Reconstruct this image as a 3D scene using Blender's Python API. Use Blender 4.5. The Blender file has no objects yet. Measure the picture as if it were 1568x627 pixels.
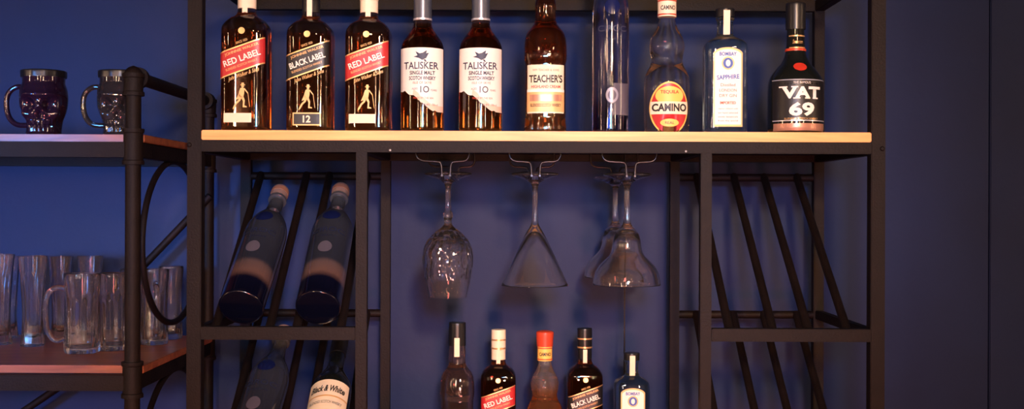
import bpy, bmesh, math
from mathutils import Matrix, Vector
U=0.0010204; D=1.8; RHO=0.0039
sc=bpy.context.scene
sc.view_settings.view_transform='Standard'
sc.view_settings.look='None'
def k(y): return D/(D+y)
def X(u,y=0,v=313.5): return (u+RHO*(v-313.5)-784)*U/k(y)
def Z(v,y=0,u=784): return (313.5-(v-RHO*(u-784)))*U/k(y)

# ---------- materials ----------
def mat(name,col,rough=.5,metal=0,trans=0,ior=1.45,emit=0,bump=0,bscale=80,coat=0,var=0,vscale=6,alpha=1):
    m=bpy.data.materials.new(name); m.use_nodes=True
    nt=m.node_tree; b=nt.nodes['Principled BSDF']
    b.inputs['Base Color'].default_value=(*col,1)
    b.inputs['Roughness'].default_value=rough
    b.inputs['Metallic'].default_value=metal
    b.inputs['Transmission Weight'].default_value=trans
    b.inputs['IOR'].default_value=ior
    b.inputs['Coat Weight'].default_value=coat
    if emit:
        b.inputs['Emission Color'].default_value=(*col,1); b.inputs['Emission Strength'].default_value=emit
    tc=nt.nodes.new('ShaderNodeTexCoord')
    if bump:
        n=nt.nodes.new('ShaderNodeTexNoise'); n.inputs['Scale'].default_value=bscale; n.inputs['Detail'].default_value=5
        nt.links.new(tc.outputs['Object'],n.inputs['Vector'])
        bp=nt.nodes.new('ShaderNodeBump'); bp.inputs['Strength'].default_value=bump; bp.inputs['Distance'].default_value=.002
        nt.links.new(n.outputs['Fac'],bp.inputs['Height']); nt.links.new(bp.outputs['Normal'],b.inputs['Normal'])
    if var:
        n=nt.nodes.new('ShaderNodeTexNoise'); n.inputs['Scale'].default_value=vscale; n.inputs['Detail'].default_value=6
        nt.links.new(tc.outputs['Object'],n.inputs['Vector'])
        r=nt.nodes.new('ShaderNodeValToRGB')
        r.color_ramp.elements[0].position=.3; r.color_ramp.elements[1].position=.7
        r.color_ramp.elements[0].color=(*[c*(1-var) for c in col],1); r.color_ramp.elements[1].color=(*[min(1,c*(1+var)) for c in col],1)
        nt.links.new(n.outputs['Fac'],r.inputs['Fac']); nt.links.new(r.outputs['Color'],b.inputs['Base Color'])
    return m
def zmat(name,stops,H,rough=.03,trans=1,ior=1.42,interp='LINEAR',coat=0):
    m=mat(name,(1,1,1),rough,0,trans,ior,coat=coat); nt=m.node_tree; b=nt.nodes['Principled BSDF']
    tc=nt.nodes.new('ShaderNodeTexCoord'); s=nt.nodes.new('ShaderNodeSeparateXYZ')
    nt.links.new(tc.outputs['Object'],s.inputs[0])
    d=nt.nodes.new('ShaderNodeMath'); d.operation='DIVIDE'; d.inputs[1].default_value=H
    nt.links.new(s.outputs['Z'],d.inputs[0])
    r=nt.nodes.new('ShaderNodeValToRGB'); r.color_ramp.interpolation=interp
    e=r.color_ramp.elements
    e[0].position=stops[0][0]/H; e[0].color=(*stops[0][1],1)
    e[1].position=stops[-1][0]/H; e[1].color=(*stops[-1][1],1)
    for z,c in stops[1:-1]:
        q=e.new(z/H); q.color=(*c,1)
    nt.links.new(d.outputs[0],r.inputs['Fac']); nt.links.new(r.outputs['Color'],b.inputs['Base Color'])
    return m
def wood(name,c1,c2,rough=.45,sc_=(1.2,18,18)):
    m=mat(name,c1,rough); nt=m.node_tree; b=nt.nodes['Principled BSDF']
    tc=nt.nodes.new('ShaderNodeTexCoord'); mp=nt.nodes.new('ShaderNodeMapping'); mp.inputs['Scale'].default_value=sc_
    nt.links.new(tc.outputs['Object'],mp.inputs[0])
    n=nt.nodes.new('ShaderNodeTexNoise'); n.inputs['Scale'].default_value=4; n.inputs['Detail'].default_value=8; n.inputs['Distortion'].default_value=1.2
    nt.links.new(mp.outputs[0],n.inputs['Vector'])
    r=nt.nodes.new('ShaderNodeValToRGB'); r.color_ramp.elements[0].position=.35; r.color_ramp.elements[1].position=.65
    r.color_ramp.elements[0].color=(*c2,1); r.color_ramp.elements[1].color=(*c1,1)
    nt.links.new(n.outputs['Fac'],r.inputs['Fac']); nt.links.new(r.outputs['Color'],b.inputs['Base Color'])
    bp=nt.nodes.new('ShaderNodeBump'); bp.inputs['Strength'].default_value=.15; bp.inputs['Distance'].default_value=.001
    nt.links.new(n.outputs['Fac'],bp.inputs['Height']); nt.links.new(bp.outputs['Normal'],b.inputs['Normal'])
    return m
M={}
M['steel']=mat('dark_steel',(.0065,.0032,.0026),.6,.0,0,1.27,bump=.3,bscale=300,var=.25,vscale=40)
M['wood']=wood('light_wood',(.93,.46,.15),(.78,.33,.10))
M['wood2']=wood('red_wood',(.36,.11,.04),(.20,.055,.022),.3,(1.5,14,14))
M['wall']=mat('blue_wall_paint',(.0048,.0145,.066),.6,0,0,1.33,bump=.25,bscale=60,var=.18,vscale=3)
M['groove']=mat('groove_dark',(.01,.012,.03),.8)
M['glass']=mat('clear_glass',(.99,.96,.94),.0,0,.992,1.54)
M['mugglass']=mat('mug_glass',(.98,.93,.90),.01,0,.988,1.54)
M['amber']=zmat('whisky_amber',[(0,(.95,.34,.06)),(16,(.80,.20,.03)),(50,(.30,.05,.010)),(150,(.24,.04,.010)),(160,(.4,.22,.15)),(250,(.6,.5,.45))],260,.02,.99,1.48)  # orange stops at the base paint in warm glow bounced off the shelf
M['amber2']=zmat('whisky_dark_amber',[(0,(.9,.32,.06)),(30,(.45,.09,.012)),(130,(.24,.04,.010)),(165,(.3,.08,.025)),(172,(.5,.42,.38)),(250,(.5,.45,.4))],260,.02,.99,1.48)  # base stops carry a painted glow, as if lit from the wood below
M['ember']=zmat('whisky_bright_amber',[(0,(.5,.11,.025)),(14,(.85,.32,.09)),(60,(.55,.14,.03)),(120,(.42,.09,.025)),(160,(.28,.06,.02)),(250,(.25,.08,.04))],260,.02,.98,1.48)  # brighter low stops paint a warm lit glow into the spirit
M['frost']=zmat('frosted_blue_glass',[(0,(.003,.004,.016)),(38,(.006,.007,.025)),(52,(.26,.14,.11)),(74,(.20,.13,.12)),(84,(.040,.046,.068)),(220,(.055,.062,.088)),(320,(.11,.115,.14))],340,.12,.55,1.5,'LINEAR',.8)  # pinkish tan stops paint a reflection across the lower glass
M['medal']=mat('frosted_medallion',(.25,.24,.28),.35)
M['band']=mat('frosted_band',(.085,.075,.10),.25,coat=.4)
M['bluevodka']=zmat('deep_blue_glass',[(0,(.05,.05,.17)),(40,(.2,.2,.35)),(60,(.7,.65,.72)),(200,(.66,.68,.8)),(320,(.65,.7,.85))],340,.02,1,1.5)
M['tequila']=zmat('tequila_clear',[(0,(.85,.72,.62)),(60,(.92,.86,.84)),(200,(.93,.93,.95))],260,.005,.993,1.36)
M['orangespirit']=zmat('orange_spirit',[(0,(.98,.36,.12)),(120,(.95,.40,.17)),(140,(.9,.8,.75)),(200,(.9,.88,.88))],260,.01,.955)
M['sapphire']=mat('sapphire_glass',(.42,.66,.92),.02,0,.99,1.45)
M['blackglass']=mat('black_green_glass',(.006,.007,.006),.06,0,0,1.5,coat=.6)
M['smoke']=mat('smoke_glass',(.62,.44,.38),.02,0,.985,1.5)
M['skull']=mat('skull_purple_glass',(.03,.012,.034),.05,0,.55,1.5,coat=.5)
M['skull2']=mat('skull_smoke_glass',(.06,.05,.055),.05,0,.7,1.5,coat=.5)
M['black']=mat('black_plastic',(.008,.008,.009),.3)
M['blacklabel']=mat('black_label_paper',(.008,.007,.008),.4)
M['red']=mat('red_label_paper',(.42,.018,.02),.4)
M['redseal']=mat('red_seal',(.5,.03,.015),.4)
M['gold']=mat('gold_foil',(.75,.45,.2),.3,.7)
M['goldpaper']=mat('gold_paper',(.72,.42,.16),.45,.15)
M['cream']=mat('cream_paper',(.80,.66,.45),.55,var=.05,vscale=.05)
M['dimcream']=mat('dim_cream_paper',(.22,.14,.12),.6)  # cream paper darkened; the dimness inside the rack is put into the colour
M['white']=mat('white_paper',(.80,.74,.63),.5)
M['grey']=mat('grey_foil',(.10,.11,.14),.3,.6)
M['navyink']=mat('navy_ink',(.015,.02,.05),.5)
M['ink']=mat('black_ink',(.01,.01,.01),.5)
M['blueink']=mat('blue_ink',(.03,.09,.35),.5)
M['redink']=mat('red_ink',(.5,.05,.02),.5)
M['yellow']=mat('yellow_paper',(.85,.50,.10),.5)
M['orange']=mat('orange_cap',(.5,.05,.018),.4)
M['bronze']=mat('bronze_paper',(.45,.22,.14),.35,.4)
M['bluedot']=mat('blue_dot',(.006,.010,.055),.15,coat=.5)
M['chrome']=mat('wire_dark',(.03,.024,.024),.3,.8)
M['floor']=wood('floor_wood',(.10,.05,.03),(.05,.025,.015))
M['ceil']=mat('ceiling_paint',(.03,.027,.03),.8)
M['brick']=mat('warm_plaster',(.16,.08,.045),.8,var=.3,vscale=2)
M['bulb']=mat('added_bulb_glow',(1,.66,.38),.3,emit=150)  # emitter for the unseen bulbs added for glints
M['tube']=mat('added_tube_glow',(1,.70,.45),.3,emit=170)  # emitter for the unseen tubes added as highlight sources
M['silver']=mat('silver_cap',(.55,.55,.6),.3,.6)

# ---------- mesh helpers ----------
def link(o,parent=None):
    sc.collection.objects.link(o)
    if parent is not None: o.parent=parent
    return o
def empty(name,loc=(0,0,0),rot=(0,0,0),s=1):
    o=bpy.data.objects.new(name,None); o.empty_display_size=.02
    o.location=loc; o.rotation_euler=rot; o.scale=(s,s,s); sc.collection.objects.link(o); return o
def mesh(name,vs,fs,m,parent=None,smooth=False,recalc=False,autos=None):
    me=bpy.data.meshes.new(name); me.from_pydata(vs,[],fs); me.validate()
    if recalc:
        bm=bmesh.new(); bm.from_mesh(me); bmesh.ops.remove_doubles(bm,verts=bm.verts,dist=1e-6)
        bmesh.ops.recalc_face_normals(bm,faces=bm.faces); bm.to_mesh(me); bm.free()
    if smooth:
        for p in me.polygons: p.use_smooth=True
    me.materials.append(m)
    o=bpy.data.objects.new(name,me); link(o,parent)
    if autos:
        me.set_sharp_from_angle(angle=math.radians(autos))
    return o
def box(name,x0,x1,y0,y1,z0,z1,m,parent=None,bev=.0012):
    bm=bmesh.new(); bmesh.ops.create_cube(bm,size=1)
    bmesh.ops.scale(bm,vec=(x1-x0,y1-y0,z1-z0),verts=bm.verts)
    bmesh.ops.translate(bm,vec=((x0+x1)/2,(y0+y1)/2,(z0+z1)/2),verts=bm.verts)
    if bev: bmesh.ops.bevel(bm,geom=bm.edges[:],offset=bev,segments=2,affect='EDGES')
    me=bpy.data.meshes.new(name); bm.to_mesh(me); bm.free(); me.materials.append(m)
    return link(bpy.data.objects.new(name,me),parent)
def tube(name,pts,r,m,parent=None,cyc=False,smooth_pts=False,seg=12):
    cu=bpy.data.curves.new(name,'CURVE'); cu.dimensions='3D'; cu.bevel_depth=r; cu.bevel_resolution=max(2,seg//4); cu.use_fill_caps=True
    sp=cu.splines.new('POLY')
    if smooth_pts: pts=chaikin3(pts,3)
    sp.points.add(len(pts)-1)
    for i,p in enumerate(pts): sp.points[i].co=(*p,1)
    sp.use_cyclic_u=cyc
    t=bpy.data.objects.new(name,cu); sc.collection.objects.link(t)
    bpy.context.view_layer.update()
    dg=bpy.context.evaluated_depsgraph_get()
    me=bpy.data.meshes.new_from_object(t.evaluated_get(dg))
    bpy.data.objects.remove(t); bpy.data.curves.remove(cu)
    for p in me.polygons: p.use_smooth=True
    me.materials.clear(); me.materials.append(m); me.name=name
    me.set_sharp_from_angle(angle=math.radians(50))
    return link(bpy.data.objects.new(name,me),parent)
def chaikin3(p,n):
    for _ in range(n):
        q=[p[0]]
        for a,b in zip(p[:-1],p[1:]):
            q.append(tuple(.75*i+.25*j for i,j in zip(a,b))); q.append(tuple(.25*i+.75*j for i,j in zip(a,b)))
        q.append(p[-1]); p=q
    return p
def sexp(c,s,n): return (abs(c)**n+abs(s)**n)**(-1.0/n)
def lathe(name,prof,m,parent=None,seg=48,nf=None,rmod=None,dep=1.0,it=2,cx=0,autos=40):
    prof=chaikin3(prof,it)
    vs=[];fs=[];rings=[]
    for r,z in prof:
        if r<1e-4:
            rings.append([len(vs)]); vs.append((cx,0,z)); continue
        ring=[]
        n=nf(r,z) if nf else 2
        for i in range(seg):
            t=2*math.pi*(i+.5)/seg; c,s=math.cos(t),math.sin(t)
            q=r*sexp(c,s,n)
            if rmod: q*=rmod(t,z,r)
            ring.append(len(vs)); vs.append((cx+q*c,q*s*dep,z))
        rings.append(ring)
    for a,b in zip(rings[:-1],rings[1:]):
        if len(a)==1 and len(b)==1: continue
        for i in range(seg):
            j=(i+1)%seg
            if len(a)==1: fs.append((a[0],b[i],b[j]))
            elif len(b)==1: fs.append((a[i],b[0],a[j]))
            else: fs.append((a[i],b[i],b[j],a[j]))
    return mesh(name,vs,fs,m,parent,True,True,autos)

# ---------- bottle ----------
class Bottle:
    def __init__(s,name,prof,m,nb=2,rn=13,loc=(0,0,0),rot=(0,0,0),scale=1,dep=1.0):
        s.e=empty(name,loc,rot,scale); s.nb=nb; s.dep=dep
        s.rb=max(p[0] for p in prof); s.rn=rn
        s.prof=chaikin3(prof,2)
        lathe('body',prof,m,s.e,56,s.n,dep=dep)
    def n(s,r,z): return 2+(s.nb-2)*max(0,min(1,(r-s.rn)/(s.rb-s.rn)))
    def rad(s,z):
        for (r0,z0),(r1,z1) in zip(s.prof[:-1],s.prof[1:]):
            if z0<=z<=z1 and z1>z0: return r0+(r1-r0)*(z-z0)/(z1-z0)
        return s.prof[-2][0] if s.prof[-1][0]<.01 else s.prof[-1][0]
    def S(s,x,z,off=.5):
        r=s.rad(z)+off; n=s.n(r-off,z)
        q=max(0,1-min(.9999,abs(x/r))**n)
        return (x,-(r*s.dep if s.dep!=1 else r)*q**(1/n),z)
    def patch(s,x0,x1,top,bot,m,name='label',off=.5,nx=36,nz=4):
        vs=[];fs=[]
        T=top if callable(top) else (lambda x:top); B=bot if callable(bot) else (lambda x:bot)
        for i in range(nx+1):
            x=(x0+x1)/2-(x1-x0)/2*math.cos(math.pi*i/nx)
            for j in range(nz+1):
                z=B(x)+(T(x)-B(x))*j/nz
                vs.append(s.S(x,z,off))
        for i in range(nx):
            for j in range(nz):
                a=i*(nz+1)+j; fs.append((a,a+nz+1,a+nz+2,a+1))
        return mesh(name,vs,fs,m,s.e,True)
    def oval(s,cx,cz,rx,rz,m,name='oval_label',off=.8):
        f=lambda x: rz*math.sqrt(max(0,1-((x-cx)/rx)**2))
        return s.patch(cx-rx,cx+rx,lambda x:cz+f(x),lambda x:cz-f(x),m,name,off)
    def flat(s,me,m,name,off,step=3):
        bm=bmesh.new(); bm.from_mesh(me)
        xs=[v.co.x for v in bm.verts]
        if not xs: bm.free(); return
        x=min(xs)+step
        while x<max(xs):
            bmesh.ops.bisect_plane(bm,geom=bm.verts[:]+bm.edges[:]+bm.faces[:],plane_co=(x,0,0),plane_no=(1,0,0)); x+=step
        for v in bm.verts:
            v.co=Vector(s.S(v.co.x,v.co.y,off))
        bm.to_mesh(me); bm.free(); me.materials.clear(); me.materials.append(m)
        link(bpy.data.objects.new(name,me),s.e)
    def poly(s,polys,m,name='emblem',off=1.0):
        vs=[];fs=[]
        for p in polys:
            b=len(vs); vs+= [(x,z,0) for x,z in p]; fs.append(tuple(range(b,b+len(p))))
        me=bpy.data.meshes.new(name); me.from_pydata(vs,[],fs); s.flat(me,m,name,off)
    def text(s,body,cx,cz,w,h,m,rot=0,off=.9,bold=0,shear=0):
        cu=bpy.data.curves.new('t','FONT'); cu.body=body; cu.size=1; cu.offset=bold; cu.shear=shear; cu.resolution_u=3
        t=bpy.data.objects.new('t',cu); sc.collection.objects.link(t); bpy.context.view_layer.update()
        me=bpy.data.meshes.new_from_object(t.evaluated_get(bpy.context.evaluated_depsgraph_get()))
        bpy.data.objects.remove(t); bpy.data.curves.remove(cu)
        xs=[v.co.x for v in me.vertices]; ys=[v.co.y for v in me.vertices]
        ax,bx,ay,by=min(xs),max(xs),min(ys),max(ys); c,sn=math.cos(rot),math.sin(rot)
        for v in me.vertices:
            x=((v.co.x-ax)/(bx-ax)-.5)*w; y=((v.co.y-ay)/(by-ay)-.5)*h
            v.co=(cx+x*c-y*sn, cz+x*sn+y*c, 0)
        s.flat(me,m,'lettering',off)
    def cap(s,r,z0,z1,m,name='cap',ridge=False):
        lathe(name,[(0,z0),(r,z0),(r,z0),(r,z0+1),(r,z1-2),(r-.5,z1),(r-1,z1),(0,z1)],m,s.e,40,rmod=(lambda t,z,r:1+.02*math.cos(24*t)) if ridge else None)
def circ(cx,cz,r,n=14): return [(cx+r*math.cos(2*math.pi*i/n),cz+r*math.sin(2*math.pi*i/n)) for i in range(n)]

def man(b,cx,cz,s,m):
    P=lambda l:[(cx+x*s,cz+z*s) for x,z in l]
    b.poly([P(circ(2,15.5,2.0,10)),P([(-1.5,17),(5.5,17),(5.5,17.8),(-1.5,17.8)]),P([(0,17.6),(4,17.6),(3.7,20.5),(.3,20.5)]),
      P([(-3.5,0),(3,0),(4,5),(4.6,12),(2,13.8),(-1.5,12.5),(-3.4,7)]),P([(-3.3,6),(-7.5,-4),(-3,-2),(0,1)]),
      P([(-3,1),(1,1),(-1.2,-5),(-6,-9.5),(-9,-15),(-10.8,-13.4),(-8,-8),(-4,-4)]),P([(-1,1),(3,1),(5.2,-5),(4.2,-14.5),(2.2,-14.5),(2.6,-6)]),
      P([(2.2,-14.5),(8,-14.8),(7.6,-13.2),(4.4,-12.2)]),P([(-10.8,-13.4),(-12.4,-17.4),(-11,-17),(-8.6,-14.6)]),
      P([(3.6,12),(8.5,5.5),(9.6,6.4),(4.6,13)]),P([(9,6.4),(9.7,6.4),(12.5,-14),(11.8,-14)])],m,'striding_figure',1.0)

def jw(u,y,zb,sz,kind,scale=1):
    prof=[(0,0),(31,0),(34,1),(35,5),(35,8),(35,140),(35,152),(34,160),(26,171),(16,177),(13.5,186),(13,196),(13,225),(0,225)]
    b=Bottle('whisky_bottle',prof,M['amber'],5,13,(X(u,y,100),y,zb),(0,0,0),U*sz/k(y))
    red=kind=='red'
    L=M['red'] if red else M['blacklabel']
    sl=.36
    b.patch(-33.6,33.6,lambda x:128+sl*x,lambda x:90+sl*x,L)
    for o in (128,90): b.patch(-33.6,33.6,lambda x:o+1+sl*x,lambda x:o-1+sl*x,M['gold'],'label_trim',.8,nz=1)
    b.text('JOHNNIE WALKER',0,121.5,54,5.4,M['goldpaper'],math.atan(sl),bold=.015)
    b.text('RED LABEL' if red else 'BLACK LABEL',0,109,58,9.5,M['white'],math.atan(sl),bold=.02)
    b.text('BLENDED SCOTCH WHISKY',0,98.5,50,3.6,M['goldpaper'],math.atan(sl))
    b.text('John Walker & Sons',3,84,50,7.5,M['goldpaper'],math.atan(sl),shear=.5)
    b.text('SINCE 1820',0,134,18,3.5,M['goldpaper'],math.atan(sl))
    man(b,0,50,1.05,M['goldpaper'])
    if red: b.patch(-27,15,26,12,M['cream'],'age_label')
    else:
        b.patch(-22,22,28,8,M['goldpaper'],'age_label'); b.patch(-20,20,26,10,M['blacklabel'],'age_label_inner',.8)
        b.text('12',0,18,12,11,M['cream'],off=1.1,bold=.03)
    b.poly([circ(0,150,5),],M['gold'],'shoulder_crest',1)
    lathe('neck_foil',[(0,188),(14,188),(14,188),(14.2,206),(14,207),(0,207)],M['cream'] if red else M['black'],b.e,32)
    lathe('cap',[(0,207),(14.4,207),(14.4,207),(14.6,222),(14.6,246),(14,248),(0,248)],M['cream'] if red else M['black'],b.e,32)
    for zz in (209,226): lathe('foil_band',[(0,zz),(14.9,zz),(14.9,zz),(14.9,zz+3),(14.9,zz+3),(0,zz+3)],M['gold'],b.e,32)
    vs=[(-4,-14.8,180),(4,-14.8,180),(4,-15.2,207),(-4,-15.2,207)]
    mesh('tax_seal',vs,[(0,1,2,3)],M['cream'],b.e)
    return b

SEA=mat('sea_print',(.75,.52,.38),.5)
def talisker(u,y,zb):
    prof=[(0,0),(30,0),(32,1),(33,5),(33,8),(33,118),(33,127),(31,136),(25,146),(16,157),(13.5,166),(13,176),(13,200),(0,200)]
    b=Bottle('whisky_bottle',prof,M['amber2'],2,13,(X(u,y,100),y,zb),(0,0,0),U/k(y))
    import random; R=random.Random(4)
    jag=[R.uniform(-2.5,2.5) for _ in range(40)]
    def bot(x):
        t=(x+32)/64; base=62-34*max(0,min(1,(t-.12)/.75)); i=int(t*18)%40; f=t*18-int(t*18)
        return base+jag[i]*(1-f)+jag[(i+1)%40]*f
    b.patch(-32.2,32.2,126,bot,M['white'],nx=80)
    b.patch(-32.3,32.3,lambda x:bot(x)+9 if x>-12 else bot(x)+.1,bot,SEA,'label_print',.7,nx=80,nz=1)
    b.text('TALISKER',0,99,52,11,M['navyink'],bold=.015)
    b.text('SINGLE MALT',2,88,38,6,M['navyink'],bold=.03)
    b.text('SCOTCH WHISKY',2,80,40,6,M['navyink'],bold=.03)
    b.text('ISLE OF SKYE',2,73,28,3.5,M['redink'])
    b.text('AGED',-9,64,9,3,M['navyink']); b.text('1O',6,63,13,10,M['navyink'],bold=.01); b.text('YEARS',19,62,9,3,M['navyink'])
    b.poly([[(2,107),(8,110),(12,118),(8,117),(9,122),(3,118),(-2,117),(-8,120),(-5,114),(-11,112),(-3,110)],[(4,108),(7,108),(9,104),(6,105)]],M['navyink'],'emblem')
    b.text('MADE BY THE SEA',4,50,30,3,M['redink']); b.text('45.8%  70 cl',14,40,22,3,M['navyink'])
    b.cap(14,172,250,M['grey'],'foil_capsule')
    lathe('capsule_ring',[(0,171),(14.6,171),(14.6,171),(14.6,174),(14.6,174),(0,174)],M['silver'],b.e,32)
    return b

def teachers(u,y,zb,sz=1,m='ember',label=True):
    prof=[(0,0),(30,0),(32,1),(32.5,5),(32,12),(31,22),(31,24),(31,100),(31,104),(33,112),(33,118),(32,140),(29,152),(21,162),(16,170),(15.5,182),(16.5,196),(15,204),(14,212),(0,212)]
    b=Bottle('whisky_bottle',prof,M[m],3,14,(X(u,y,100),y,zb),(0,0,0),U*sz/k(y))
    if label:
        b.patch(-27.5,27.5,101,28,M['cream']); b.patch(-28,28,60,30,M['goldpaper'],'label_panel',.7)
        b.patch(-28,28,64,60,M['white'],'label_rule',.8,nz=1); b.patch(-24,24,56,46,M['bronze'],'label_band',.9)
        b.text("TEACHER'S",0,80,50,12,M['ink'],bold=.03); b.text('WM TEACHER & SONS',0,93,40,3.5,M['redink'])
        b.text('HIGHLAND CREAM',0,68,44,4.5,M['redink'],bold=.02); b.text('BLENDED SCOTCH WHISKY',0,40,46,5,M['ink'],bold=.02)
    for i in range(9):
        a=math.radians(-64+16*i); p0=(0+7*math.sin(a),112+7*math.cos(a)); p1=(22*math.sin(a),112+22*math.cos(a))
        tube('embossed_ray',[b.S(p0[0],p0[1],.3),b.S((p0[0]+p1[0])/2,(p0[1]+p1[1])/2,.8),b.S(p1[0],p1[1],.2)],1.3,M[m],b.e)
    for i in range(6):
        x=-20+8*i; tube('embossed_rib',[b.S(x,4,.3),b.S(x,12,.8),b.S(x,21,.3)],1.5,M[m],b.e)
    b.cap(16.2,206,250,M['black'],'cap',True)
    if not label: mesh('tax_seal',[(-5,-16.4,186),(5,-16.4,186),(5,-17,222),(-5,-17,222)],[(0,1,2,3)],M['cream'],b.e)
    return b

def vodka(u,y,zb,r=28,rot=0,loc=None,m='bluevodka',H=320,rz=0):
    prof=[(0,0),(r-3,0),(r-.5,1),(r,5),(r,8),(r,H*.52),(r,H*.57),(r-1,H*.62),(r*.80,H*.69),(r*.48,H*.76),(r*.36,H*.82),(r*.34,H*.9),(r*.36,H*.97),(0,H*.97)]
    if loc is None: loc=(X(u,y,100),y,zb); s=U/k(y)
    else: s=U
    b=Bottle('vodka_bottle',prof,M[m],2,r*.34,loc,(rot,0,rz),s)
    b.text('CIROC',0,H*.49,r*1.5,r*.32,M['navyink'],bold=.01)
    b.oval(0,H*.62 if rot else 190,r*.42,r*.42,M['bluedot'],'round_seal',.8)
    if not rot:
        b.patch(2,27,74,26,M['band'],'frosted_panel',.4)
        b.oval(0,56,r*.34,r*.42,M['medal'],'medallion',.9); b.oval(0,56,r*.22,r*.28,M['band'],'medallion_inner',1.1)
    else: b.oval(0,110,r*.32,r*.4,M['band'],'medallion',.8)
    b.text('VODKA',0,H*.44,r*.9,4,M['navyink'])
    lathe('cap',[(0,H*.91),(r*.42,H*.91),(r*.42,H*.91),(r*.43,H*.99),(r*.38,H),(0,H)],M['dimcream'] if rot else M['bluedot'],b.e,32)
    if rot: lathe('cap_top_band',[(0,H*.95),(r*.44,H*.95),(r*.44,H*.95),(r*.44,H*.98),(r*.44,H*.98),(0,H*.98)],M['bronze'],b.e,32)
    lathe('neck_ring',[(0,H*.89),(r*.45,H*.89),(r*.45,H*.895),(r*.45,H*.905),(r*.45,H*.91),(0,H*.91)],M['grey'] if rot else M['bluedot'],b.e,32)
    return b

def camino(u,y,zb,sz=1,m='tequila'):
    prof=[(0,0),(30,0),(33,1),(34.5,6),(35,20),(35,74),(34.5,84),(31,94),(25,104),(23.5,112),(25,120),(27,130),(26,142),(20,154),(14.5,164),(12,174),(12,180),(12,205),(0,205)]
    b=Bottle('tequila_bottle',prof,M[m],2,12,(X(u,y,100),y,zb),(0,0,0),U*sz/k(y))
    b.oval(0,36,29,40,M['yellow'],'oval_label',.5); b.oval(0,36,27,37.5,M['red'],'oval_label_field',.8)
    b.oval(0,55,21,14,M['yellow'],'sun_panel',1.0)
    b.patch(-28,28,46,27,M['cream'],'name_banner',1.2); b.text('CAMINO',0,37,52,12,M['ink'],off=1.6,bold=.04)
    b.text('TEQUILA',0,60,28,6,M['redink'],off=1.3,bold=.03); b.oval(0,14,14,6,M['yellow'],'small_panel',1.1)
    b.text('REAL',0,14,14,4,M['ink'],off=1.5)
    lathe('neck_label',[(0,178),(14.2,178),(14.2,178),(14.2,205),(14.2,205),(0,205)],M['cream'] if m=='tequila' else M['yellow'],b.e,32)
    for zz in (180,201): lathe('neck_label_band',[(0,zz),(14.6,zz),(14.6,zz),(14.6,zz+2),(14.6,zz+2),(0,zz+2)],M['orange'],b.e,32)
    b2=b.rad
    b.rad=lambda z:14.2; b.text('CAMINO',0,191,22,7,M['ink'],off=.6,bold=.03); b.rad=b2
    lathe('cap',[(0,205),(15.5,205),(15.5,205),(16,216),(17,228),(16.5,234),(0,236)],M['orange'],b.e,32)
    return b

def gin(u,y,zb,sz=1):
    prof=[(0,0),(28,0),(31,1),(32,6),(32,10),(32,122),(32,132),(30,138),(24,143),(16,147),(12.5,151),(12,158),(12,172),(14,174),(14,178),(0,178)]
    b=Bottle('gin_bottle',prof,M['sapphire'],6,12,(X(u,y,100),y,zb),(0,0,0),U*sz/k(y),dep=.8)
    arch=lambda x:118+11*math.sqrt(max(0,1-(x/22.5)**2))
    arch2=lambda x:117+9*math.sqrt(max(0,1-(x/20)**2))
    b.patch(-22,22,arch,9,M['goldpaper']); b.patch(-19.8,19.8,arch2,12,M['white'],'label_inner',.8)
    b.text('BOMBAY',0,119,26,6,M['blueink'],bold=.03,off=1.1)
    b.oval(0,105,9.5,10,M['goldpaper'],'portrait_frame',1.0); b.oval(0,105,7.5,8,M['blueink'],'portrait',1.2); b.oval(0,105,3.5,5,M['white'],'portrait_bust',1.5)
    b.text('SAPPHIRE',0,84,34,7,M['blueink'],bold=.03,off=1.1,rot=.06)
    for i,(t,w,h) in enumerate([('Distilled',22,4.5),('LONDON',26,4.5),('DRY GIN',26,4.5)]): b.text(t,0,72-8*i,w,h,M['redink'],off=1.1)
    b.text('IMPORTED',0,45,24,4.5,M['redink'],off=1.1,bold=.03)
    for i in range(4): b.text(['vapour infused with','ten hand selected','exotic botanicals','from the world'][i],0,36-6*i,30,2.6,M['ink'],off=1.1)
    lathe('cap',[(0,178),(14.5,178),(14.5,178),(14.5,190),(14,191),(0,191)],M['black'],b.e,32)
    mesh('neck_strip',[(-5,-13,150),(5,-13,150),(5,-15.2,178),(5,-15.4,187),(-5,-15.4,187),(-5,-15.2,178)],[(0,1,2,5),(5,2,3,4)],M['cream'],b.e)
    return b

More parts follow.
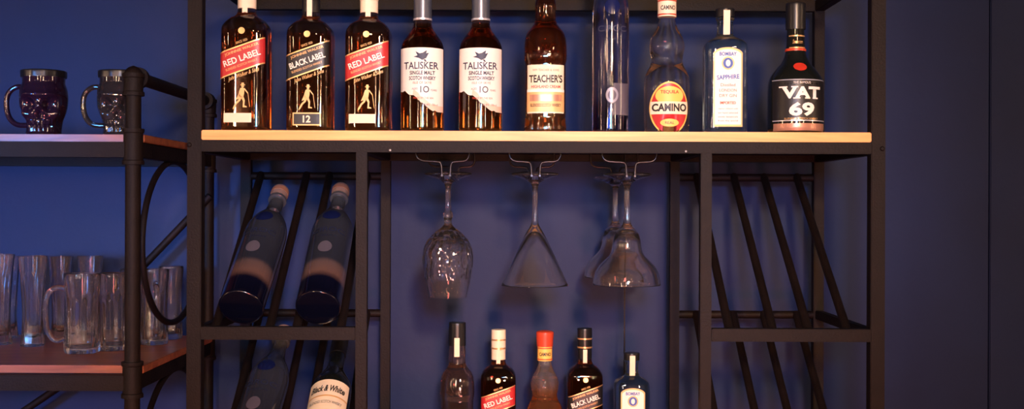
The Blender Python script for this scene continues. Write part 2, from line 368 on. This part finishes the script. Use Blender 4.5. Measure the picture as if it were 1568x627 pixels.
def vat(u,y,zb):
    prof=[(0,0),(38,0),(40,1),(42,6),(42,10),(42,66),(41.5,78),(38,88),(29,100),(20,110),(15.5,122),(14,136),(13,160),(13,190),(0,190)]
    b=Bottle('whisky_bottle',prof,M['blackglass'],2,13,(X(u,y,100),y,zb),(0,0,0),U/k(y))
    b.patch(-39,39,80,18,M['blacklabel']); 
    for zz in (79.5,18): b.patch(-39,39,zz+.8,zz-.8,M['silver'],'label_rule',.9,nz=1)
    W=M['white']
    b.text('VAT',0,60,58,18,W,bold=.045,off=1.2); b.text('69',0,35,38,21,W,bold=.04,off=1.2)
    def bar(x0,x1,z): b.poly([[(x0,z-1),(x1,z-1),(x1,z+1),(x0,z+1)]],W,'serif',1.25)
    bar(-32,-21,68.5); bar(-16,-6,68.5); bar(-13,-3,51.5); bar(4,12,51.5); bar(16,25,51.5)
    b.text('THE FAMOUS',0,75,26,3.5,W,off=1.2); b.text('BLENDED SCOTCH WHISKY',0,20.8,50,3.0,M['gold'],off=1.2)
    b.patch(-38,38,14,3,M['bronze'],'base_band',.7)
    b.oval(0,100,10,6.5,M['redseal'],'wax_seal',1.5); b.text('69',0,100,6,5,M['orange'],off=2.2)
    b.text('Sanderson',0,140,16,6,M['gold'],shear=.4)
    b.patch(-12,12,132,130,M['gold'],'neck_rule',.8,nz=1); b.patch(-12,12,150,148,M['gold'],'neck_rule',.8,nz=1)
    lathe('neck_ring',[(0,126),(16,126),(16,127),(16,129),(15,131),(0,131)],M['orange'],b.e,32)
    b.cap(15,160,200,M['black'],'cap')
    return b

# ---------- room ----------
YW=.45
wall=empty('wall_back')
gx=[-3.2,-1.95,X(1515,YW),2.0,3.2]
for a,c in zip(gx[:-1],gx[1:]):
    box('wall_panel',a+.0012,c-.0012,YW,YW+.03,-1.45,1.45,M['wall'],wall,.002)
box('wall_backing',-3.2,3.2,YW+.03,YW+.05,-1.45,1.45,M['groove'],wall,0)
box('floor',-3.2,3.2,-4.2,YW+.05,-1.5,-1.45,M['floor'],None,0)
box('ceiling',-3.2,3.2,-4.2,YW+.05,1.45,1.5,M['ceil'],None,0)
box('wall_front',-3.2,3.2,-4.3,-4.2,-1.45,1.45,M['brick'],None,0)
box('wall_left',-3.3,-3.2,-4.2,YW+.05,-1.45,1.45,M['brick'],None,0)
box('wall_right',3.2,3.3,-4.2,YW+.05,-1.45,1.45,M['brick'],None,0)

# ---------- main unit ----------
unit=empty('bar_shelf_unit'); S=M['steel']; DEP=.356
XL=X(297);XR=X(1345); zt=Z(-62); floorz=-1.45
def post(xc,w,y,z0,z1,name='post'): return box(name,xc-w/2,xc+w/2,y-w/2,y+w/2,z0,z1,S,unit)
pw=.0225
yc=pw/2
for x in (XL,XR):
    post(x,pw,yc,floorz,zt); post(x,pw*.85,DEP,floorz,zt)
x1=X(553);x2=X(1082); zu=Z(234)
for x in (x1,x2):
    post(x,.0175,yc,floorz,Z(217),'inner_post'); post(x,.0175,DEP,floorz,Z(217),'inner_back_post')
ZS=Z(201)
box('shelf_board',XL+pw/2,XR-pw/2,-.001,DEP,Z(216),ZS,M['wood'],unit)
def hbar(z0,z1,y,x0=XL,x1=XR,w=.018,name='bar'): return box(name,x0+.009,x1-.009,y-w/2,y+w/2,z0,z1,S,unit)
def sbar(z0,z1,x,w=.018,name='side_bar'): return box(name,x-w/2,x+w/2,yc+.009,DEP-.008,z0,z1,S,unit)
hbar(zu,Z(216),yc,w=.02); hbar(zu,Z(216),DEP)
for x in (XL,XR,x1,x2): sbar(zu,Z(216),x)
box('under_panel',XL+.01,XR-.01,.03,DEP-.01,Z(216)-.006,Z(216)-.0005,S,unit,0)  # dark sheet added to turn the wood's underside dark
hbar(zt-.02,zt,yc); hbar(zt-.02,zt,DEP)
for x in (XL,XR): sbar(zt-.02,zt,x)
hbar(Z(10,DEP),Z(-6,DEP),DEP,w=.016)
zf=Z(513); zb=Z(271,DEP); tier=zb-Z(481,DEP)
for lv in range(3):
    o=-tier*lv
    for (a,c) in ((XL,x1),(x2,XR)):
        hbar(zf-.010+o,zf+.010+o,yc,a,c,name='rack_front_bar',w=.02)
        tube('rack_back_bar',[(a+.008,DEP,zb+o),(c-.008,DEP,zb+o)],.0075,S,unit)
    for u in (324,408,450,519,1122,1190,1245,1305):
        x=X(u)
        tube('rack_rod',[(x,yc+.012,zf+.004+o),(x,DEP-.002,zb+.003+o)],.0072,S,unit)
for a,c in ((XL,x1),(x2,XR)):
    box('rack_side_rail',a-.007,a+.007,.02,DEP-.01,zf-.008,zf+.008,S,unit) if a==XL else box('rack_side_rail',c-.007,c+.007,.02,DEP-.01,zf-.008,zf+.008,S,unit)
KB=.86; YB=.29; zbs=(313.5-694)*U/KB
box('lower_shelf_board',x1+.009,x2-.009,.0,DEP,zbs-.018,zbs,M['wood'],unit)
hbar(zbs-.038,zbs-.018,yc); hbar(zbs-.038,zbs-.018,DEP)
for u,v in ((290,222),(1351,228)):
    x=X(u,0,v); z=Z(v,0,u)
    o=lathe('bolt',[(0,.003),(.0028,.0028),(.0038,.001),(.0038,-.0002),(0,-.0002)],S,unit,16); o.rotation_euler=(math.pi/2,0,0); o.location=(x,-.0002,z)
for u in (597,1050): 
    o=lathe('screw',[(0,.002),(.0016,.0016),(.0020,0),(0,0)],M['silver'],unit,12); o.rotation_euler=(math.pi/2,0,0); o.location=(X(u),.0,Z(231))

# ---------- stem racks & glasses ----------
def glass(name,u,y,prof,zr,rm=None,m=None,autos=40,seg=64):
    e=empty(name,(X(u,y,350),y,zr),(0,0,0),U/k(.1))
    lathe('glass_form',prof,m or M['glass'],e,seg,rmod=rm,autos=autos); return e
zrail=Z(267,.1)
for u,c0,c1 in ((686,637,718),(819,780,858),(960,922,1005)):
    e=empty('stemware_rack')
    xs=X(u,.1); xa=X(c0,.04); xb=X(c1,.04); ztop=Z(216)-.006; zm=Z(247,.04)
    for xo,sg in ((xa,-1),(xb,1)):
        xi=xs+sg*.0065
        for yy in (.04,.31):
            tube('rack_wire',chaikin3([(xo,yy,ztop),(xo,yy,zm),(xi+sg*.008,yy,zm-.001),(xi+sg*.001,yy,zm-.003),(xi,yy,zrail-.004)],2),.0018,M['chrome'],e)
        tube('rack_rail',[(xi,.038,zrail-.004),(xi,.312,zrail-.004)],.0018,M['chrome'],e)
foot=[(0,4),(20,3.5),(34,2),(36.5,.6),(36.5,-1.8),(30,-4),(16,-8),(7,-13),(4,-20)]
wo=[(3.8,-34),(4.6,-56),(7.5,-62),(7.5,-66),(4.8,-72),(7,-80),(20,-89),(33,-103),(38.8,-118),(39,-134),(36,-158),(31,-178),(29,-189)]
wine=foot+wo+[(29,-189),(28,-189),(28,-189),(29.6,-178),(34,-160),(34.5,-134),(33,-118),(27,-106),(15,-98),(6,-93),(0,-92)]
def wr(z):
    for (r0,z0),(r1,z1) in zip(wo[:-1],wo[1:]):
        if z1<=z<=z0: return r0+(r1-r0)*(z0-z)/(z0-z1)
    return 0
def wmod(t,z,r):
    if r>12 and -168<z<-84 and r>wr(z)-2.2:
        w=min(1,(z+168)/14,(-84-z)/10)
        ph=8*t; row=.5*math.cos(z*.21)
        return 1-.07*w*(1-abs(math.cos(ph+row)))
    return 1
glass('wine_glass',686,.10,wine,zrail,wmod,autos=12,seg=128)
mart=foot+[(3.6,-34),(4.2,-58),(5,-74),(7,-80),(14,-90),(30,-123),(50.5,-168),(51.5,-170),(51,-170.5),(49,-169),(27.4,-124.5),(11,-98),(5,-91),(0,-90)]
glass('martini_glass',819,.10,mart,zrail)
marg=foot+[(3.8,-34),(4.4,-60),(5.5,-74),(9,-80),(17,-88),(21,-100),(22.5,-114),(26,-124),(36,-133),(46,-144),(51,-158),(52,-168),(52,-169),(51,-169),(50.2,-168),(49,-158),(44,-145.5),(34.6,-135.5),(24.6,-126.5),(20.6,-114),(19,-101),(14,-93),(8,-88),(0,-87)]
glass('margarita_glass',960,.10,marg,zrail)
glass('margarita_glass',942,.30,marg,zrail)
tube('hanging_cord',[(X(957,.33),.33,Z(216)-.006),(X(957,.33),.33,zbs)],.0014,M['chrome'])

# ---------- top shelf bottles ----------
Y=.042
jw(378,Y,ZS,1,'red'); jw(476,Y,ZS,.97,'black'); jw(565,Y,ZS,.97,'red')
talisker(647,Y,ZS); talisker(736,Y,ZS); teachers(835,Y,ZS)
vodka(935,Y,ZS); camino(1021,Y,ZS); gin(1110,Y,ZS); vat(1218,Y+.005,ZS)

# ---------- lower bottles ----------
teachers(702,YB,zbs,.80,'smoke',False)
jw(765,YB,zbs,.765,'red')
camino(836,YB,zbs,.80,'orangespirit')
jw(897,YB,zbs,.775,'black')
gin(969,YB-.02,zbs,.83)

# ---------- leaning bottles in rack ----------
dirv=Vector((0,DEP-yc,zb-zf)).normalized(); ang=-math.atan2(dirv.y,dirv.z)
nrm=Vector((0,-dirv.z,dirv.y))
def leaning(u,r,lv,kind,rz=0,H=312):
    base=Vector((X(u),yc+.012,zf+.006-tier*lv))+dirv*.012+nrm*(r*U*.80+.003)
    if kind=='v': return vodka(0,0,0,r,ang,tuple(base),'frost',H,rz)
    prof=[(0,0),(r-3,0),(r-.5,1),(r,5),(r,10),(r,165),(r-1,180),(r*.7,200),(r*.42,220),(r*.38,240),(r*.38,285),(0,285)]
    b=Bottle('whisky_bottle',prof,M['blackglass'],2,r*.38,tuple(base),(ang,0,0),U)
    b.patch(-r*.93,r*.93,165,60,M['cream']); b.text('Black & White',0,145,r*1.6,14,M['ink'],bold=.03,shear=.3)
    b.patch(-r*.93,r*.93,130,127,M['goldpaper'],'label_rule',.8,nz=1); b.text('BLENDED SCOTCH WHISKY',0,115,r*1.5,6,M['ink'])
    b.cap(r*.42,255,300,M['black']); return b
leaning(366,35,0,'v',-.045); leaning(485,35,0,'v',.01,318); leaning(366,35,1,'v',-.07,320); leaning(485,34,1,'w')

# ---------- left pipe unit ----------
pu=empty('pipe_shelf_unit'); yf=-.034; yb=.40; xp=-.581; pr=.0118
ztopp=Z(117,yf,203)
tube('front_pipe',[(xp,yf,floorz),(xp,yf,ztopp)],pr,S,pu,seg=20)
tube('back_pipe',[(xp,yb,floorz),(xp,yb,ztopp)],pr,S,pu,seg=20)
tube('top_side_pipe',[(xp,yf,ztopp),(xp,yb,ztopp)],pr*.85,S,pu,seg=20)
def fitting(x,y,z0,z1,r=.0145):
    o=lathe('pipe_fitting',[(0,z0),(r+.002,z0),(r+.002,z0),(r+.002,z0+.006),(r,z0+.007),(r,z0+.007),(r,z1-.007),(r,z1-.007),(r+.002,z1-.006),(r+.002,z1),(r+.002,z1),(0,z1)],S,pu,32,it=1)
    o.location=(x,y,0); return o
for y in (yf,yb):
    fitting(xp,y,ztopp-.030,ztopp+.004)
    o=lathe('elbow',[(0,-.0165),(.010,-.013),(.0165,0),(.010,.013),(0,.0165)],S,pu,24); o.location=(xp,y,ztopp)
    sg=1 if y==yf else -1
    o=lathe('elbow_collar',[(0,0),(.0165,0),(.0165,0),(.0165,.010),(.0165,.010),(0,.010)],S,pu,24,it=1)
    o.rotation_euler=(-sg*math.pi/2,0,0); o.location=(xp,y+sg*.018,ztopp)
zs1=Z(205,yf,100); zs2=Z(562,yf,100)
for zs in (zs1,zs2,zs2-(zs1-zs2)):
    for y in (yf,yb): fitting(xp,y,zs-.047,zs+.008)
    box('pipe_shelf_board',-1.9,xp+.013,yf+.013,yb-.012,zs-.012,zs,M['wood2'],pu)
    box('front_rail',-1.9,xp-.008,yf-.010,yf+.012,zs-.036,zs-.0125,S,pu)
    box('back_rail',-1.9,xp-.008,yb-.010,yb+.010,zs-.036,zs-.0125,S,pu)
    box('side_rail',xp-.008,xp+.010,yf+.012,yb-.012,zs-.036,zs-.0125,S,pu)
for xx in (-1.89,):
    tube('front_pipe',[(xx,yf,floorz),(xx,yf,ztopp)],pr,S,pu); tube('back_pipe',[(xx,yb,floorz),(xx,yb,ztopp)],pr,S,pu)
for zc in ((zs1-.036+zs2)/2+.002,(zs1-.036+zs2)/2+.002-(zs1-zs2)):
    hh=(zs1-.036-zs2)/2; hh*= .86
    tube('side_ring',[(xp,.185+.175*math.cos(t),zc+hh*.16+hh*math.sin(t)) for t in [2*math.pi*i/64 for i in range(64)]],.0052,S,pu,cyc=True)
def brace(u0,v0,u1,v1,y=.385): 
    tube('brace',[(X(u0,y),y,Z(v0,y)),(X(u1,y),y,Z(v1,y))],.007,S,pu)
brace(322,302,130,505); brace(145,560,20,645)

# ---------- mugs & glasses ----------
def skull(u,y,z,hw,m,face,sx=1,hand=True):
    e=empty('skull_mug',(X(u,y,150),y,z),(0,0,face),U/k(y))
    def rm(t,z_,r):
        a=t+math.pi/2
        a=(a+math.pi)%(2*math.pi)-math.pi
        g=lambda ac,zc,sa,sz:math.exp(-((a-ac)/sa)**2-((z_-zc)/sz)**2)
        q=1
        q-=.34*(g(.45,48,.22,9)+g(-.45,48,.22,9))
        q-=.22*g(0,33,.11,6)
        q+=.14*(g(.45,63,.4,5)+g(-.45,63,.4,5))
        q+=.16*(g(.8,33,.22,7)+g(-.8,33,.22,7))
        q+=.08*g(0,44,.1,6)
        q-=.16*(g(1.3,24,.4,12)+g(-1.3,24,.4,12))
        if abs(a)<.7 and 6<z_<26:
            q+=.07*abs(math.cos(a*13)) - (.10 if abs(z_-16)<1.6 else 0)
        return q
    prof=[(0,0),(22,0),(25,2),(26,6),(26.3,10),(26.7,14),(27,16),(27.4,18),(28,22),(29,27),(30.5,31),(32,36),(33.5,41),(34.5,46),(35,50),(35.3,56),(35.5,62),(34.8,68),(34,74),(31,82),(31,86),(31,93),(31,93),(28.5,93),(28.5,93),(28.5,84),(27,74),(25,60),(22,44),(19,28),(17,12),(15,8),(0,8)]
    prof=chaikin3(prof,1)
    lathe('skull_body',[(r*hw/35,z_) for r,z_ in prof],m,e,120,rmod=lambda t,z_,r: rm(t,z_,r) if (z_<84) else 1,it=1)
    lathe('lid',[(0,91),(33*hw/35,91),(33*hw/35,91),(33.5*hw/35,100),(32*hw/35,102),(0,103)],M['black'],e,48,rmod=lambda t,z_,r:1+.012*math.cos(36*t))
    hx=-hw*.8
    h=tube('handle',[(hx*.98,0,76),(hx-14,0,78),(hx-27,0,68),(hx-30,0,50),(hx-26,0,30),(hx-14,0,18),(hx+4,0,18)],4.2,m,e,smooth_pts=True)
    h.rotation_euler=(0,0,-face)
    return e
skull(67,.06,zs1,35,M['skull'],.15)
skull(182,.06,zs1,32,M['skull2'],.2)

def mug(u,y,z,hw,H,ang,flutes=10,handle=True):
    e=empty('beer_mug',(X(u,y,480),y,z),(0,0,ang),U/k(y))
    prof=[(0,0),(hw-3,0),(hw-1,1),(hw,5),(hw-.5,H*.2),(hw-1.5,H*.45),(hw-1,H*.7),(hw+1,H*.9),(hw+1.2,H-1),(hw+.4,H),(hw-.8,H-1),(hw-2,H*.9),(hw-5,H*.7),(hw-6,H*.4),(hw-6,10),(hw-10,8),(0,8)]
    def rm(t,z_,r):
        if z_<H*.72 and r>hw-3: return 1+.07*abs(math.cos(flutes*t/2))-.035
        return 1
    lathe('mug_body',prof,M['mugglass'],e,80,rmod=rm,autos=14)
    if handle: tube('handle',[(hw-3,0,H*.80),(hw+12,0,H*.84),(hw+26,0,H*.74),(hw+28,0,H*.5),(hw+24,0,H*.26),(hw+12,0,H*.14),(hw-3,0,H*.2)],4.0,M['mugglass'],e,smooth_pts=True)
def tall(u,y,z,hw,H):
    e=empty('highball_glass',(X(u,y,480),y,z),(0,0,0),U/k(y))
    prof=[(0,0),(hw*.8,0),(hw*.84,1),(hw*.82,6),(hw*.70,H*.2),(hw*.72,H*.45),(hw*.85,H*.75),(hw,H-.5),(hw,H),(hw-1.4,H),(hw-1.5,H-1),(hw*.85-2,H*.75),(hw*.72-2.4,H*.45),(hw*.6,H*.2),(hw*.5,14),(0,12)]
    lathe('glass_form',prof,M['mugglass'],e,64,rmod=lambda t,z_,r:1+(.04*math.cos(10*t) if z_<H*.75 and r>hw*.6 else 0))
tall(0,.24,zs2,21,138); tall(50,.22,zs2,21,138); tall(93,.31,zs2,18,128); tall(138,.32,zs2,19,128); tall(12,.34,zs2,18,125)
mug(126,.13,zs2,26,122,math.pi+.25); mug(174,.17,zs2,24,118,math.pi+.1,12,False); mug(205,.25,zs2,20,116,0,12,False)
mug(236,.25,zs2,21,116,-1.2); mug(262,.33,zs2,17,112,0,10,False)

# ---------- lamps ----------
for (x,y,z) in ((-2.2,-2.9,.75),(-1.3,-3.2,.35),(-.55,-2.7,.85),(.35,-3.3,.45),(.9,-2.6,.9),(1.6,-3.1,.4),(2.4,-2.8,.8)):
    e=empty('added_glint_bulb',(x,y,z))  # unseen bulbs added behind the camera to put glints in the glass
    lathe('bulb',[(0,-.045),(.02,-.043),(.04,-.02),(.04,.01),(.024,.04),(.012,.06),(0,.06)],M['bulb'],e,24)
    lathe('socket',[(0,.055),(.018,.055),(.02,.06),(.02,.10),(.006,.12),(0,.12)],M['black'],e,24)
    tube('cord',[(0,0,.11),(0,0,1.45-z)],.003,M['black'],e)
for (x,y) in ((-1.5,-4.15),(-.35,-4.15),(.8,-4.15),(-3.15,-1.5),(3.15,-1.5)):
    e=empty('added_glint_tube',(x,y,0))  # unseen upright tubes, added for highlight streaks on bottles and glasses
    box('tube',-.011,.011,-.011,.011,-.5,.8,M['tube'],e,.004)
    box('end_cap',-.025,.025,-.05,.05,-.55,-.5,M['black'],e,.004); box('end_cap',-.025,.025,-.05,.05,.8,.85,M['black'],e,.004)
def spot(name,loc,target,col,en,deg,blend=1,r=.1):
    l=bpy.data.lights.new(name,'SPOT'); l.color=col; l.energy=en; l.spot_size=math.radians(deg); l.spot_blend=blend; l.shadow_soft_size=r
    o=bpy.data.objects.new(name,l); o.location=loc
    o.rotation_euler=(Vector(target)-Vector(loc)).to_track_quat('-Z','Y').to_euler(); sc.collection.objects.link(o)
spot('key_lamp',(.3,-2.9,.65),(.05,0,.14),(1,.62,.34),430,33,1,.1)
spot('added_low_fill',(.1,-2.3,-.5),(.06,.3,-.27),(1,.5,.3),75,24,1,.06)  # added fill without a known source; brightens the bottom bottle row
spot('added_left_fill',(-.5,-2.5,.15),(-.84,.2,-.20),(1,.52,.32),100,20,1,.06)  # added fill for the left glasses outside the key cone; no known source
spot('red_lamp',(.2,-2.4,-1.1),(0,.4,-.35),(1,.22,.2),130,60,1,.15)
spot('blue_lamp',(-1.3,-1.6,.0),(-.95,.45,-.02),(.07,.34,1),190,36)
spot('blue_lamp',(.1,-2.2,.25),(0,.45,.12),(.10,.38,1),145,44)

w=bpy.data.worlds.new('World'); sc.world=w; w.use_nodes=True
w.node_tree.nodes['Background'].inputs[0].default_value=(.30,.24,.30,1); w.node_tree.nodes['Background'].inputs[1].default_value=.12

cam=bpy.data.cameras.new('camera'); cam.sensor_width=36; cam.lens=36*D/1.6; cam.clip_start=.01
co=bpy.data.objects.new('camera',cam); sc.collection.objects.link(co)
co.matrix_world=Matrix.Translation((0,-D,0))@Matrix.Rotation(math.pi/2,4,'X')@Matrix.Rotation(RHO,4,'Z')
sc.camera=co
